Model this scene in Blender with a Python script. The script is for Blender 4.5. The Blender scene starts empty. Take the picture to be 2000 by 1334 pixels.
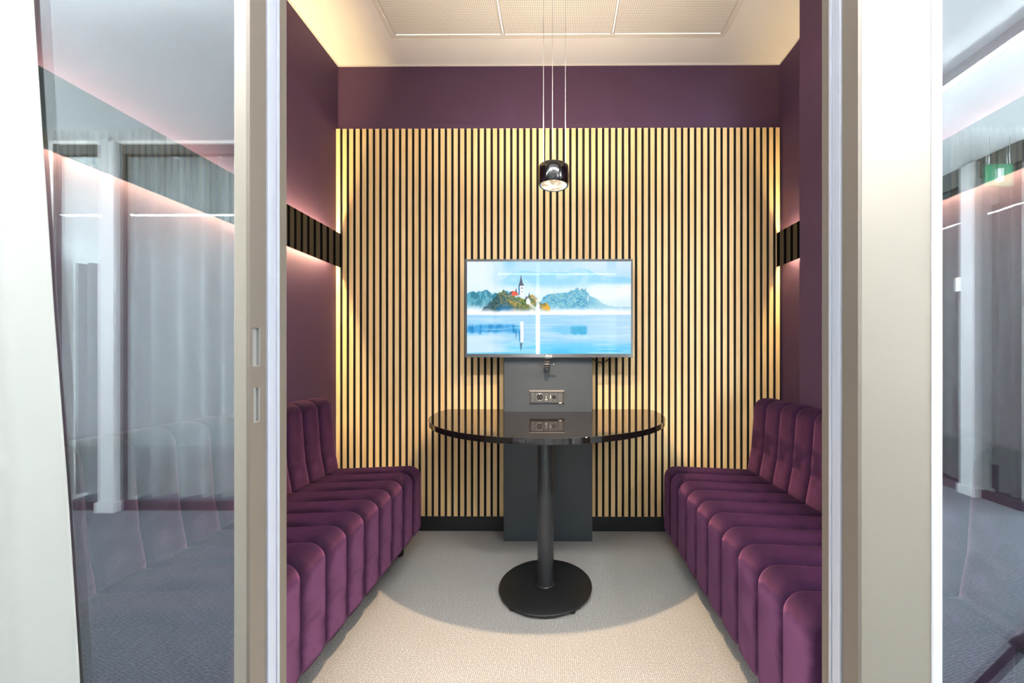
import bpy, bmesh, math, random
import numpy as np
from mathutils import Vector, Matrix

random.seed(7)
C = bpy.context.scene.collection
SC = bpy.context.scene
PI = math.pi

# ------------------------------------------------------------------ camera, world, exposure
cam_d = bpy.data.cameras.new('camera')
cam = bpy.data.objects.new('camera', cam_d)
C.objects.link(cam)
cam.location = (0, 0, 1.075)
cam.rotation_euler = (PI / 2, 0, 0.0055)
cam_d.sensor_fit = 'HORIZONTAL'
cam_d.sensor_width = 36.0
cam_d.lens = 740 / 2000 * 36.0
cam_d.shift_x = -0.043
cam_d.shift_y = 0.0135
cam_d.clip_start = 0.02
SC.camera = cam

world = bpy.data.worlds.new('daylight')
SC.world = world
world.use_nodes = True
wn = world.node_tree.nodes
wn['Background'].inputs[0].default_value = (0.91, 0.96, 1.0, 1)
wn['Background'].inputs[1].default_value = 44.0

SC.view_settings.view_transform = 'Standard'
SC.view_settings.look = 'None'
SC.view_settings.exposure = 0.74
SC.view_settings.gamma = 1.0
SC.view_settings.use_curve_mapping = False
SC.cycles.max_bounces = 10
SC.cycles.transparent_max_bounces = 16
SC.cycles.sample_clamp_indirect = 60.0
SC.cycles.caustics_reflective = False

CORRIDOR_LAMP = 220.0      # radiance of the corridor line lamps
LED_GLOW = 210.0            # radiance of the wall band strips
SPOT_W = 74.0              # pendant down light
UP_W = 36.0                # pendant up light

# ------------------------------------------------------------------ measured layout (metres, camera at origin looking +y)
YS = 2.31        # slat fronts
YW = 2.335       # back wall
XL, XR = -1.36, 1.36
HC = 2.864       # booth ceiling
HH = 2.56        # corridor ceiling
YF, YB = 0.70, 0.795   # partition front and back
YO = -1.135      # glazing across the corridor
X_AX = -0.058    # axis of table, screen and riser


def srgb(r, g, b):
    def f(c):
        c /= 255.0
        return c / 12.92 if c <= 0.04045 else ((c + 0.055) / 1.055) ** 2.4
    return (f(r), f(g), f(b), 1.0)


# ------------------------------------------------------------------ materials
def new_mat(name):
    m = bpy.data.materials.new(name)
    m.use_nodes = True
    nt = m.node_tree
    return m, nt, nt.nodes['Principled BSDF'], nt.nodes['Material Output']


def plain(name, col, rough=0.5, metal=0.0, coat=0.0, bump=0.0, bscale=60.0, var=0.0, spec=None):
    m, nt, p, out = new_mat(name)
    p.inputs['Base Color'].default_value = (*col[:3], 1)
    p.inputs['Roughness'].default_value = rough
    p.inputs['Metallic'].default_value = metal
    p.inputs['Coat Weight'].default_value = coat
    p.inputs['Coat Roughness'].default_value = 0.03
    if spec is not None:
        p.inputs['Specular IOR Level'].default_value = spec
    if bump or var:
        tc = nt.nodes.new('ShaderNodeTexCoord')
        nz = nt.nodes.new('ShaderNodeTexNoise')
        nz.inputs['Scale'].default_value = bscale
        nz.inputs['Detail'].default_value = 4
        nt.links.new(tc.outputs['Object'], nz.inputs['Vector'])
        if bump:
            b = nt.nodes.new('ShaderNodeBump')
            b.inputs['Strength'].default_value = bump
            b.inputs['Distance'].default_value = 0.002
            nt.links.new(nz.outputs['Fac'], b.inputs['Height'])
            nt.links.new(b.outputs['Normal'], p.inputs['Normal'])
        if var:
            mx = nt.nodes.new('ShaderNodeMix')
            mx.data_type = 'RGBA'
            mx.inputs['A'].default_value = (*[c * (1 - var) for c in col[:3]], 1)
            mx.inputs['B'].default_value = (*[min(1, c * (1 + var)) for c in col[:3]], 1)
            nt.links.new(nz.outputs['Fac'], mx.inputs['Factor'])
            nt.links.new(mx.outputs['Result'], p.inputs['Base Color'])
    return m


def emit(name, col, strength):
    m, nt, p, out = new_mat(name)
    nt.nodes.remove(p)
    e = nt.nodes.new('ShaderNodeEmission')
    e.inputs[0].default_value = (*col[:3], 1)
    e.inputs[1].default_value = strength
    nt.links.new(e.outputs[0], out.inputs[0])
    return m


def mat_glass(name, tint, f0):
    m, nt, p, out = new_mat(name)
    nt.nodes.remove(p)
    tr = nt.nodes.new('ShaderNodeBsdfTransparent')
    tr.inputs[0].default_value = (*tint, 1)
    gl = nt.nodes.new('ShaderNodeBsdfGlossy')
    gl.inputs['Roughness'].default_value = 0.0
    gl.inputs['Color'].default_value = (0.80, 0.93, 1.0, 1)
    lw = nt.nodes.new('ShaderNodeLayerWeight')
    lw.inputs['Blend'].default_value = 0.5
    pw = nt.nodes.new('ShaderNodeMath'); pw.operation = 'POWER'
    pw.inputs[1].default_value = 44.0
    ma = nt.nodes.new('ShaderNodeMath'); ma.operation = 'MULTIPLY_ADD'
    ma.inputs[1].default_value = 1 - f0
    ma.inputs[2].default_value = f0
    mx = nt.nodes.new('ShaderNodeMixShader')
    nt.links.new(lw.outputs['Facing'], pw.inputs[0])
    nt.links.new(pw.outputs[0], ma.inputs[0])
    nt.links.new(ma.outputs[0], mx.inputs[0])
    nt.links.new(tr.outputs[0], mx.inputs[1])
    nt.links.new(gl.outputs[0], mx.inputs[2])
    nt.links.new(mx.outputs[0], out.inputs[0])
    return m


def mat_wood():
    m, nt, p, out = new_mat('light_oak')
    tc = nt.nodes.new('ShaderNodeTexCoord')
    oi = nt.nodes.new('ShaderNodeObjectInfo')
    mp = nt.nodes.new('ShaderNodeMapping')
    mp.inputs['Scale'].default_value = (70, 70, 2.2)
    add = nt.nodes.new('ShaderNodeVectorMath'); add.operation = 'ADD'
    mul = nt.nodes.new('ShaderNodeMath'); mul.operation = 'MULTIPLY'; mul.inputs[1].default_value = 37.0
    nz = nt.nodes.new('ShaderNodeTexNoise')
    nz.inputs['Scale'].default_value = 1.0
    nz.inputs['Detail'].default_value = 6
    nz.inputs['Roughness'].default_value = 0.6
    nt.links.new(tc.outputs['Object'], mp.inputs['Vector'])
    nt.links.new(oi.outputs['Random'], mul.inputs[0])
    nt.links.new(mp.outputs['Vector'], add.inputs[0])
    nt.links.new(mul.outputs[0], add.inputs[1])
    nt.links.new(add.outputs[0], nz.inputs['Vector'])
    r = nt.nodes.new('ShaderNodeValToRGB')
    r.color_ramp.elements[0].position = 0.3
    r.color_ramp.elements[0].color = srgb(231, 191, 131)
    r.color_ramp.elements[1].position = 0.72
    r.color_ramp.elements[1].color = srgb(249, 218, 165)
    nt.links.new(nz.outputs['Fac'], r.inputs[0])
    hs = nt.nodes.new('ShaderNodeHueSaturation')
    mr = nt.nodes.new('ShaderNodeMapRange')
    mr.inputs['To Min'].default_value = 0.95
    mr.inputs['To Max'].default_value = 1.05
    nt.links.new(oi.outputs['Random'], mr.inputs['Value'])
    nt.links.new(mr.outputs[0], hs.inputs['Value'])
    nt.links.new(r.outputs[0], hs.inputs['Color'])
    nt.links.new(hs.outputs[0], p.inputs['Base Color'])
    p.inputs['Roughness'].default_value = 0.55
    return m


def mat_carpet(name, a, b, scale, stretch, rot, bump=0.6):
    m, nt, p, out = new_mat(name)
    tc = nt.nodes.new('ShaderNodeTexCoord')
    mp = nt.nodes.new('ShaderNodeMapping')
    mp.inputs['Rotation'].default_value = (0, 0, rot)
    mp.inputs['Scale'].default_value = (scale * stretch, scale, 1)
    vo = nt.nodes.new('ShaderNodeTexVoronoi')
    vo.inputs['Scale'].default_value = 1.0
    vo.inputs['Randomness'].default_value = 0.35
    vo.voronoi_dimensions = '2D'
    nt.links.new(tc.outputs['Object'], mp.inputs['Vector'])
    nt.links.new(mp.outputs[0], vo.inputs['Vector'])
    nz = nt.nodes.new('ShaderNodeTexNoise')
    nz.inputs['Scale'].default_value = 260.0
    nz.inputs['Detail'].default_value = 2
    nt.links.new(tc.outputs['Object'], nz.inputs['Vector'])
    ad = nt.nodes.new('ShaderNodeMath'); ad.operation = 'MULTIPLY_ADD'
    ad.inputs[1].default_value = 0.5
    nt.links.new(nz.outputs['Fac'], ad.inputs[0])
    nt.links.new(vo.outputs['Distance'], ad.inputs[2])
    r = nt.nodes.new('ShaderNodeValToRGB')
    r.color_ramp.elements[0].position = 0.35
    r.color_ramp.elements[0].color = b
    r.color_ramp.elements[1].position = 1.0
    r.color_ramp.elements[1].color = a
    nt.links.new(ad.outputs[0], r.inputs[0])
    nt.links.new(r.outputs[0], p.inputs['Base Color'])
    p.inputs['Roughness'].default_value = 0.95
    p.inputs['Specular IOR Level'].default_value = 0.1
    iv = nt.nodes.new('ShaderNodeMath'); iv.operation = 'SUBTRACT'; iv.inputs[0].default_value = 1.0
    nt.links.new(vo.outputs['Distance'], iv.inputs[1])
    bp = nt.nodes.new('ShaderNodeBump')
    bp.inputs['Strength'].default_value = bump
    bp.inputs['Distance'].default_value = 0.002
    nt.links.new(iv.outputs[0], bp.inputs['Height'])
    nt.links.new(bp.outputs[0], p.inputs['Normal'])
    return m


def mat_velvet():
    m, nt, p, out = new_mat('plum_velvet')
    tc = nt.nodes.new('ShaderNodeTexCoord')
    n1 = nt.nodes.new('ShaderNodeTexNoise')
    n1.inputs['Scale'].default_value = 5.5
    n1.inputs['Detail'].default_value = 5
    n1.inputs['Roughness'].default_value = 0.6
    n1.inputs['Distortion'].default_value = 0.8
    nt.links.new(tc.outputs['Object'], n1.inputs['Vector'])
    r = nt.nodes.new('ShaderNodeValToRGB')
    r.color_ramp.elements[0].position = 0.40
    r.color_ramp.elements[0].color = (0.009, 0.0025, 0.014, 1)
    r.color_ramp.elements[1].position = 0.68
    r.color_ramp.elements[1].color = (0.030, 0.0085, 0.038, 1)
    nt.links.new(n1.outputs['Fac'], r.inputs[0])
    nt.links.new(r.outputs[0], p.inputs['Base Color'])
    p.inputs['Roughness'].default_value = 0.8
    p.inputs['Specular IOR Level'].default_value = 0.1
    # pile combed along each channel: the sheen lobe leans with the nap
    geo = nt.nodes.new('ShaderNodeNewGeometry')
    ax = nt.nodes.new('ShaderNodeVectorTransform')
    ax.vector_type = 'VECTOR'; ax.convert_from = 'OBJECT'; ax.convert_to = 'WORLD'
    ax.inputs[0].default_value = (0, 1, 0)
    cr = nt.nodes.new('ShaderNodeVectorMath'); cr.operation = 'CROSS_PRODUCT'
    nt.links.new(geo.outputs['Normal'], cr.inputs[0])
    nt.links.new(ax.outputs[0], cr.inputs[1])
    n3 = nt.nodes.new('ShaderNodeTexNoise')
    n3.inputs['Scale'].default_value = 9.0
    n3.inputs['Detail'].default_value = 4
    n3.inputs['Distortion'].default_value = 1.2
    nt.links.new(tc.outputs['Object'], n3.inputs['Vector'])
    mr = nt.nodes.new('ShaderNodeMapRange')
    mr.inputs['From Min'].default_value = 0.35
    mr.inputs['From Max'].default_value = 0.65
    mr.inputs['To Min'].default_value = 0.7
    mr.inputs['To Max'].default_value = 1.2
    nt.links.new(n3.outputs['Fac'], mr.inputs['Value'])
    sc = nt.nodes.new('ShaderNodeVectorMath'); sc.operation = 'SCALE'
    nt.links.new(cr.outputs[0], sc.inputs[0])
    nt.links.new(mr.outputs[0], sc.inputs['Scale'])
    ad = nt.nodes.new('ShaderNodeVectorMath'); ad.operation = 'ADD'
    nt.links.new(geo.outputs['Normal'], ad.inputs[0])
    nt.links.new(sc.outputs[0], ad.inputs[1])
    nm = nt.nodes.new('ShaderNodeVectorMath'); nm.operation = 'NORMALIZE'
    nt.links.new(ad.outputs[0], nm.inputs[0])
    sh = nt.nodes.new('ShaderNodeBsdfSheen')
    sh.inputs['Color'].default_value = (0.27, 0.102, 0.198, 1)
    sh.inputs['Roughness'].default_value = 0.45
    nt.links.new(nm.outputs[0], sh.inputs['Normal'])
    ads = nt.nodes.new('ShaderNodeAddShader')
    nt.links.new(p.outputs[0], ads.inputs[0])
    nt.links.new(sh.outputs[0], ads.inputs[1])
    nt.links.new(ads.outputs[0], out.inputs[0])
    return m


def mat_perforated():
    m, nt, p, out = new_mat('perforated_white_metal')
    tc = nt.nodes.new('ShaderNodeTexCoord')
    vo = nt.nodes.new('ShaderNodeTexVoronoi')
    vo.voronoi_dimensions = '2D'
    vo.inputs['Scale'].default_value = 105.0
    vo.inputs['Randomness'].default_value = 0.0
    nt.links.new(tc.outputs['Object'], vo.inputs['Vector'])
    r = nt.nodes.new('ShaderNodeValToRGB')
    r.color_ramp.elements[0].position = 0.26
    r.color_ramp.elements[0].color = (0.36, 0.335, 0.30, 1)
    r.color_ramp.elements[1].position = 0.36
    r.color_ramp.elements[1].color = (0.80, 0.78, 0.74, 1)
    nt.links.new(vo.outputs['Distance'], r.inputs[0])
    nt.links.new(r.outputs[0], p.inputs['Base Color'])
    p.inputs['Roughness'].default_value = 0.6
    return m


def mat_sheer(name, col, trans):
    m, nt, p, out = new_mat(name)
    p.inputs['Base Color'].default_value = (*col, 1)
    p.inputs['Roughness'].default_value = 0.9
    p.inputs['Specular IOR Level'].default_value = 0.1
    tl = nt.nodes.new('ShaderNodeBsdfTranslucent')
    tl.inputs[0].default_value = (*col, 1)
    mx = nt.nodes.new('ShaderNodeMixShader')
    mx.inputs[0].default_value = trans
    nt.links.new(p.outputs[0], mx.inputs[1])
    nt.links.new(tl.outputs[0], mx.inputs[2])
    nt.links.new(mx.outputs[0], out.inputs[0])
    tc = nt.nodes.new('ShaderNodeTexCoord')
    nz = nt.nodes.new('ShaderNodeTexNoise')
    nz.inputs['Scale'].default_value = 400
    nt.links.new(tc.outputs['Object'], nz.inputs['Vector'])
    b = nt.nodes.new('ShaderNodeBump')
    b.inputs['Strength'].default_value = 0.1
    b.inputs['Distance'].default_value = 0.001
    nt.links.new(nz.outputs['Fac'], b.inputs['Height'])
    nt.links.new(b.outputs[0], p.inputs['Normal'])
    return m


def mat_screen():
    m, nt, p, out = new_mat('lit_screen')
    nt.nodes.remove(p)
    at = nt.nodes.new('ShaderNodeVertexColor')
    at.layer_name = 'picture'
    e = nt.nodes.new('ShaderNodeEmission')
    e.inputs[1].default_value = 0.59
    nt.links.new(at.outputs['Color'], e.inputs[0])
    gl = nt.nodes.new('ShaderNodeBsdfGlossy')
    gl.inputs['Roughness'].default_value = 0.025
    gl.inputs[0].default_value = (0.04, 0.04, 0.04, 1)
    ad = nt.nodes.new('ShaderNodeAddShader')
    nt.links.new(e.outputs[0], ad.inputs[0])
    nt.links.new(gl.outputs[0], ad.inputs[1])
    nt.links.new(ad.outputs[0], out.inputs[0])
    return m


M = dict(
    purple=plain('aubergine_paint', (0.082, 0.036, 0.083), 0.75, bump=0.25, bscale=160, var=0.05),
    white=plain('white_paint', (0.80, 0.78, 0.75), 0.8, bump=0.08, bscale=120),
    ceil=plain('corridor_ceiling_white', (0.88, 0.89, 0.90), 0.85),
    oak=mat_wood(),
    felt=plain('black_felt', (0.012, 0.011, 0.010), 0.95, bump=0.3, bscale=500),
    mdf=plain('black_mdf_core', (0.022, 0.018, 0.014), 0.8),
    black=plain('matt_black_board', (0.012, 0.013, 0.015), 0.5),
    grey=plain('slate_grey_board', (0.053, 0.065, 0.080), 0.42, var=0.06, bscale=3),
    lacquer=plain('black_lacquer', (0.010, 0.008, 0.007), 0.03, spec=1.0),
    band=plain('smoked_black_gloss', (0.006, 0.006, 0.005), 0.03, spec=0.7),
    velvet=mat_velvet(),
    foot=plain('black_plastic', (0.01, 0.01, 0.01), 0.5),
    powder=plain('black_powder_coat', (0.012, 0.013, 0.014), 0.38, bump=0.15, bscale=700),
    tube=plain('charcoal_powder_coat', (0.035, 0.038, 0.042), 0.36),
    carpet=mat_carpet('beige_grey_loop_carpet', srgb(190, 189, 186), srgb(128, 127, 125), 190, 0.75, 0.0),
    carpet2=mat_carpet('blue_grey_rib_carpet', srgb(126, 129, 134), srgb(64, 69, 76), 150, 0.35, 0.75),
    champagne=plain('champagne_aluminium', (0.195, 0.182, 0.153), 0.42, metal=0.15),
    champagne_shade=plain('shaded_champagne_aluminium', (0.115, 0.100, 0.083), 0.5, metal=0.15),  # same frame finish as the stiles, darkened to put the reveal's shade into colour
    seal=plain('white_rubber_seal', (0.26, 0.285, 0.335), 0.4),
    bead=plain('white_glazing_bead', (0.42, 0.44, 0.465), 0.4),
    zinc=plain('zinc_lock_pocket', (0.20, 0.205, 0.20), 0.4, metal=0.2),
    glass=mat_glass('partition_glass', (0.865, 0.885, 0.885), 0.19),
    glass_far=mat_glass('corridor_glass', (0.90, 0.92, 0.91), 0.03),
    perf=mat_perforated(),
    trimw=plain('cream_ceiling_trim', (0.70, 0.665, 0.61), 0.6),
    rim=plain('panel_rim_metal', (0.56, 0.535, 0.50), 0.6),
    chrome=plain('black_chrome', (0.10, 0.10, 0.105), 0.12, metal=1.0),
    bright=plain('polished_steel', (0.8, 0.8, 0.8), 0.2, metal=1.0),
    cable=plain('white_cable', (0.34, 0.33, 0.33), 0.4),
    darkcable=plain('black_cable', (0.01, 0.01, 0.01), 0.4),
    bezel=plain('dark_grey_bezel', (0.12, 0.127, 0.138), 0.22, metal=0.4),
    satin=plain('satin_grey_metal', (0.34, 0.35, 0.37), 0.33, metal=0.7),
    module=plain('grey_module', (0.10, 0.11, 0.12), 0.4),
    print=plain('white_print', (0.75, 0.75, 0.72), 0.5),
    curtain=mat_sheer('white_curtain_fabric', (0.50, 0.53, 0.515), 0.42),
    sheer=mat_sheer('grey_green_sheer', (0.31, 0.305, 0.30), 0.40),
    plum=plain('dark_plum_skirting', (0.045, 0.028, 0.036), 0.5),
    header=plain('dark_header', (0.085, 0.09, 0.085), 0.6),
    column=plain('column_white', (0.50, 0.505, 0.51), 0.6),
    led=emit('warm_led', (1.0, 0.73, 0.37), LED_GLOW),
    linelamp=emit('line_lamp_diffuser', (1.0, 0.97, 0.94), CORRIDOR_LAMP),
    warmline=emit('warm_line_lamp', (1.0, 0.80, 0.50), 10.0),
    green=plain('green_sign_film', (0.03, 0.25, 0.12), 0.4),
)


def mat_lens():
    m, nt, p, out = new_mat('bright_lens')
    p.inputs['Base Color'].default_value = (0.30, 0.26, 0.2, 1)
    p.inputs['Roughness'].default_value = 0.05
    tc = nt.nodes.new('ShaderNodeTexCoord')
    nz = nt.nodes.new('ShaderNodeTexNoise')
    nz.inputs['Scale'].default_value = 34
    nz.inputs['Detail'].default_value = 2
    nt.links.new(tc.outputs['Object'], nz.inputs['Vector'])
    r = nt.nodes.new('ShaderNodeValToRGB')
    r.color_ramp.elements[0].position = 0.38
    r.color_ramp.elements[0].color = (0.45, 0.33, 0.18, 1)
    r.color_ramp.elements[1].position = 0.58
    r.color_ramp.elements[1].color = (1, 0.9, 0.72, 1)
    nt.links.new(nz.outputs['Fac'], r.inputs[0])
    nt.links.new(r.outputs[0], p.inputs['Emission Color'])
    p.inputs['Emission Strength'].default_value = 0.75
    return m


M['lens'] = mat_lens()
M['screen'] = mat_screen()


# ------------------------------------------------------------------ mesh helpers
class MB:
    def __init__(self):
        self.v = []
        self.f = []
        self.smooth = []

    def add(self, vs, fs, smooth=False):
        o = len(self.v)
        self.v += [tuple(q) for q in vs]
        for q in fs:
            self.f.append([i + o for i in q])
            self.smooth.append(smooth)
        return self

    def box(self, x0, x1, y0, y1, z0, z1):
        vs = [(x0, y0, z0), (x1, y0, z0), (x1, y1, z0), (x0, y1, z0), (x0, y0, z1), (x1, y0, z1), (x1, y1, z1), (x0, y1, z1)]
        fs = [(0, 3, 2, 1), (4, 5, 6, 7), (0, 1, 5, 4), (1, 2, 6, 5), (2, 3, 7, 6), (3, 0, 4, 7)]
        return self.add(vs, fs)

    def quad(self, a, b, c, d):
        return self.add([a, b, c, d], [(0, 1, 2, 3)])

    def prism(self, pts, z0, z1):
        n = len(pts)
        vs = [(x, y, z0) for x, y in pts] + [(x, y, z1) for x, y in pts]
        fs = [tuple(range(n - 1, -1, -1)), tuple(range(n, 2 * n))]
        fs += [(i, (i + 1) % n, n + (i + 1) % n, n + i) for i in range(n)]
        return self.add(vs, fs)

    def lathe(self, prof, cx=0, cy=0, n=48, smooth=True):
        vs, fs = [], []
        for r, z in prof:
            for k in range(n):
                a = 2 * PI * k / n
                vs.append((cx + r * math.cos(a), cy + r * math.sin(a), z))
        for i in range(len(prof) - 1):
            for k in range(n):
                k2 = (k + 1) % n
                fs.append((i * n + k, i * n + k2, (i + 1) * n + k2, (i + 1) * n + k))
        self.add(vs, fs, smooth)
        return self

    def tube(self, pts, r, n=10, caps=True):
        pts = [Vector(p) for p in pts]
        vs, fs = [], []
        up = Vector((0, 0, 1))
        for i, p in enumerate(pts):
            t = (pts[min(i + 1, len(pts) - 1)] - pts[max(i - 1, 0)]).normalized()
            a = t.cross(up)
            if a.length < 1e-4:
                a = t.cross(Vector((1, 0, 0)))
            a.normalize()
            b = t.cross(a).normalized()
            for k in range(n):
                q = 2 * PI * k / n
                vs.append(p + a * (r * math.cos(q)) + b * (r * math.sin(q)))
        for i in range(len(pts) - 1):
            for k in range(n):
                k2 = (k + 1) % n
                fs.append((i * n + k, i * n + k2, (i + 1) * n + k2, (i + 1) * n + k))
        self.add(vs, fs, True)
        if caps:
            o = len(self.v) - len(vs)
            self.f.append([o + k for k in range(n)][::-1]); self.smooth.append(False)
            self.f.append([o + (len(pts) - 1) * n + k for k in range(n)]); self.smooth.append(False)
        return self

    def mesh(self, name, mat):
        me = bpy.data.meshes.new(name)
        me.from_pydata(self.v, [], self.f)
        me.polygons.foreach_set('use_smooth', self.smooth)
        bm = bmesh.new()
        bm.from_mesh(me)
        bmesh.ops.recalc_face_normals(bm, faces=bm.faces)
        bm.to_mesh(me)
        bm.free()
        me.materials.append(mat)
        me.update()
        return me

    def build(self, name, mat, parent=None, loc=None, bevel=0.0, segs=2):
        o = bpy.data.objects.new(name, self.mesh(name, mat))
        C.objects.link(o)
        if loc is not None:
            o.location = loc
        if parent is not None:
            o.parent = parent
        if bevel:
            b = o.modifiers.new('bevel', 'BEVEL')
            b.width = bevel
            b.segments = segs
            b.limit_method = 'ANGLE'
            b.angle_limit = math.radians(40)
            b.harden_normals = False
        return o


def tag(o, label, cat, group=None, kind=None):
    o['label'] = label
    o['category'] = cat
    if group:
        o['group'] = group
    if kind:
        o['kind'] = kind
    return o


def thing(name, loc, label, cat, group=None, kind=None, rz=0.0):
    o = bpy.data.objects.new(name, None)
    C.objects.link(o)
    o.location = loc
    o.rotation_euler = (0, 0, rz)
    o.empty_display_size = 0.05
    return tag(o, label, cat, group, kind)


def link_copy(name, mesh, parent, loc=(0, 0, 0)):
    o = bpy.data.objects.new(name, mesh)
    C.objects.link(o)
    o.parent = parent
    o.location = loc
    return o


def box(name, mat, x0, x1, y0, y1, z0, z1, parent=None, bevel=0.0):
    return MB().box(x0, x1, y0, y1, z0, z1).build(name, mat, parent, bevel=bevel)


# ------------------------------------------------------------------ setting: booth shell
def struct(name, mat, dims, label, cat, bevel=0.0):
    return tag(box(name, mat, *dims, bevel=bevel), label, cat, kind='structure')


struct('floor', M['carpet'], (-1.5, 1.5, 0.74, 2.45, -0.06, 0.0), 'beige grey looped carpet on the booth floor', 'floor')
struct('floor_corridor', M['carpet2'], (-10.0, 7.0, -8.0, 0.74, -0.06, 0.0), 'blue grey ribbed carpet mirrored in the glass panes', 'floor')
struct('wall_back', M['purple'], (-1.5, 1.5, YW, 2.45, 0, 2.95), 'aubergine painted end wall above the wooden slats', 'wall')
struct('wall_left', M['purple'], (-1.5, XL, YB - 0.02, YW, 0, 2.95), 'aubergine painted side wall behind the left velvet bench', 'wall')
struct('wall_right', M['purple'], (XR, 1.5, YB - 0.02, YW, 0, 2.95), 'aubergine painted side wall behind the right velvet bench', 'wall')
struct('wall_pier', M['purple'], (1.192, XR, 1.42, 1.88, 0, HC), 'purple boxed out pier standing behind the right bench backrest', 'wall', bevel=0.004)
struct('wall_front', M['white'], (-1.5, 1.5, YF + 0.01, YB - 0.01, HH, 2.95), 'white bulkhead above the glass partition', 'wall')

# booth ceiling with three perforated panels in a trim frame
PX0, PX1, PY0, PY1 = -0.945, 0.942, 0.97, 2.142
ceil = thing('ceiling', (0, 0, HC), 'cream booth ceiling with inset perforated panels', 'ceiling', kind='structure')
mb = MB()
mb.box(XL - 0.1, PX0, YB - 0.02, 2.45, 0, 0.09)
mb.box(PX1, XR + 0.1, YB - 0.02, 2.45, 0, 0.09)
mb.box(PX0, PX1, YB - 0.02, PY0, 0, 0.09)
mb.box(PX0, PX1, PY1, 2.45, 0, 0.09)
mb.build('plaster_border', M['white'], ceil)
mb = MB()
t = 0.026
mb.box(PX0, PX1, PY1 - t, PY1, 0.002, 0.02)
mb.box(PX0, PX1, PY0, PY0 + t, 0.002, 0.02)
mb.box(PX0, PX0 + t, PY0 + t, PY1 - t, 0.002, 0.02)
mb.box(PX1 - t, PX1, PY0 + t, PY1 - t, 0.002, 0.02)
mb.build('trim_frame', M['trimw'], ceil, bevel=0.002)
pw = (PX1 - PX0 - 2 * t) / 3
for k in range(3):
    x0 = PX0 + t + k * pw
    pn = box('ceiling_panel', M['perf'], x0 + 0.012, x0 + pw - 0.012, PY0 + t + 0.004, PY1 - t - 0.004, 0.004, 0.03, ceil)
    mb = MB()
    mb.box(x0 + 0.002, x0 + 0.012, PY0 + t, PY1 - t, 0.002, 0.03)
    mb.box(x0 + pw - 0.012, x0 + pw - 0.002, PY0 + t, PY1 - t, 0.002, 0.03)
    mb.build('panel_rim', M['rim'], ceil)
# plaster bead where walls meet the ceiling
mb = MB()
mb.box(XL, XR, YW - 0.006, YW, HC - 0.006, HC)
mb.box(XL, XL + 0.006, YB, YW, HC - 0.006, HC)
mb.box(XR - 0.006, XR, YB, YW, HC - 0.006, HC)
tag(mb.build('trim_1', M['trimw']), 'thin cream bead where aubergine walls meet the ceiling', 'trim', kind='structure')

# ------------------------------------------------------------------ slatted wall cladding
sp = thing('slat_cladding', (0, YS, 0.092), 'light oak slats on black felt covering the end wall', 'wall panel')
box('felt_backing', M['felt'], XL, XR, 0.012, YW - YS, 0.0, 2.368, sp)
slat_mesh = MB().box(0, 0.025, 0, 0.012, 0, 2.368).mesh('slat', M['oak'])
slat_mesh.materials.append(M['mdf'])
for pf in slat_mesh.polygons:            # oak veneer on the face only, black core on the edges
    pf.material_index = 0 if pf.normal.y < -0.5 else 1
for i in range(68):
    link_copy('slat', slat_mesh, sp, (XL + i * 0.04 + 0.002, 0, 0))
mb = MB().box(XL, XR, YS + 0.006, YW, 0, 0.092)
tag(mb.build('baseboard_back', M['black']), 'plain black plinth under the oak slats', 'baseboard', kind='structure')


# ------------------------------------------------------------------ glowing black wall bands
def band(side, label):
    xw = XL if side < 0 else XR
    s = 1 if side < 0 else -1       # direction into the room
    y0 = YB + 0.02
    b = thing('wall_light_band', (xw, (y0 + YS) / 2, 1.611), label, 'wall light', 'backlit wall bands')

    def bx(name, mat, a0, a1, p0, p1, z0, z1, bev=0.0):
        xs = sorted((s * a0, s * a1))
        yc = (y0 + YS) / 2
        return box(name, mat, xs[0], xs[1], p0 - yc, p1 - yc, z0, z1, b, bevel=bev)
    bx('front_panel', M['band'], 0.026, 0.033, y0, YS - 0.001, 0.0, 0.205)
    bx('core', M['felt'], 0.0, 0.026, y0, YS - 0.002, 0.062, 0.143)
    bx('led_strip', M['led'], 0.005, 0.025, y0 + 0.01, YS - 0.09, 0.1435, 0.147)
    bx('led_strip', M['led'], 0.005, 0.025, y0 + 0.01, YS - 0.09, 0.058, 0.0615)


band(-1, 'glossy black light band glowing on the left side wall')
band(1, 'glossy black light band glowing on the right side wall')


# ------------------------------------------------------------------ velvet benches
def rounded(poly, rad, seg=7):
    n = len(poly)
    out = []
    for i in range(n):
        p = Vector(poly[i]); a = Vector(poly[i - 1]); c = Vector(poly[(i + 1) % n])
        r = rad[i]
        if r <= 0:
            out.append(tuple(p)); continue
        d1 = (a - p).normalized(); d2 = (c - p).normalized()
        ang = d1.angle(d2)
        L = min(r / math.tan(ang / 2), 0.48 * (a - p).length, 0.48 * (c - p).length)
        rr = L * math.tan(ang / 2)
        bis = (d1 + d2).normalized()
        cen = p + bis * (rr / math.sin(ang / 2))
        s0 = p + d1 * L - cen
        s1 = p + d2 * L - cen
        a0 = math.atan2(s0.y, s0.x); a1 = math.atan2(s1.y, s1.x)
        da = (a1 - a0 + PI) % (2 * PI) - PI
        for k in range(seg + 1):
            q = a0 + da * k / seg
            out.append((cen.x + rr * math.cos(q), cen.y + rr * math.sin(q)))
    return out


def densify(pts, step):
    out = []
    n = len(pts)
    for i in range(n):
        a = Vector(pts[i]); b = Vector(pts[(i + 1) % n])
        k = max(1, int((b - a).length / step))
        for j in range(k):
            out.append(tuple(a.lerp(b, j / k)))
    return out


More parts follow.
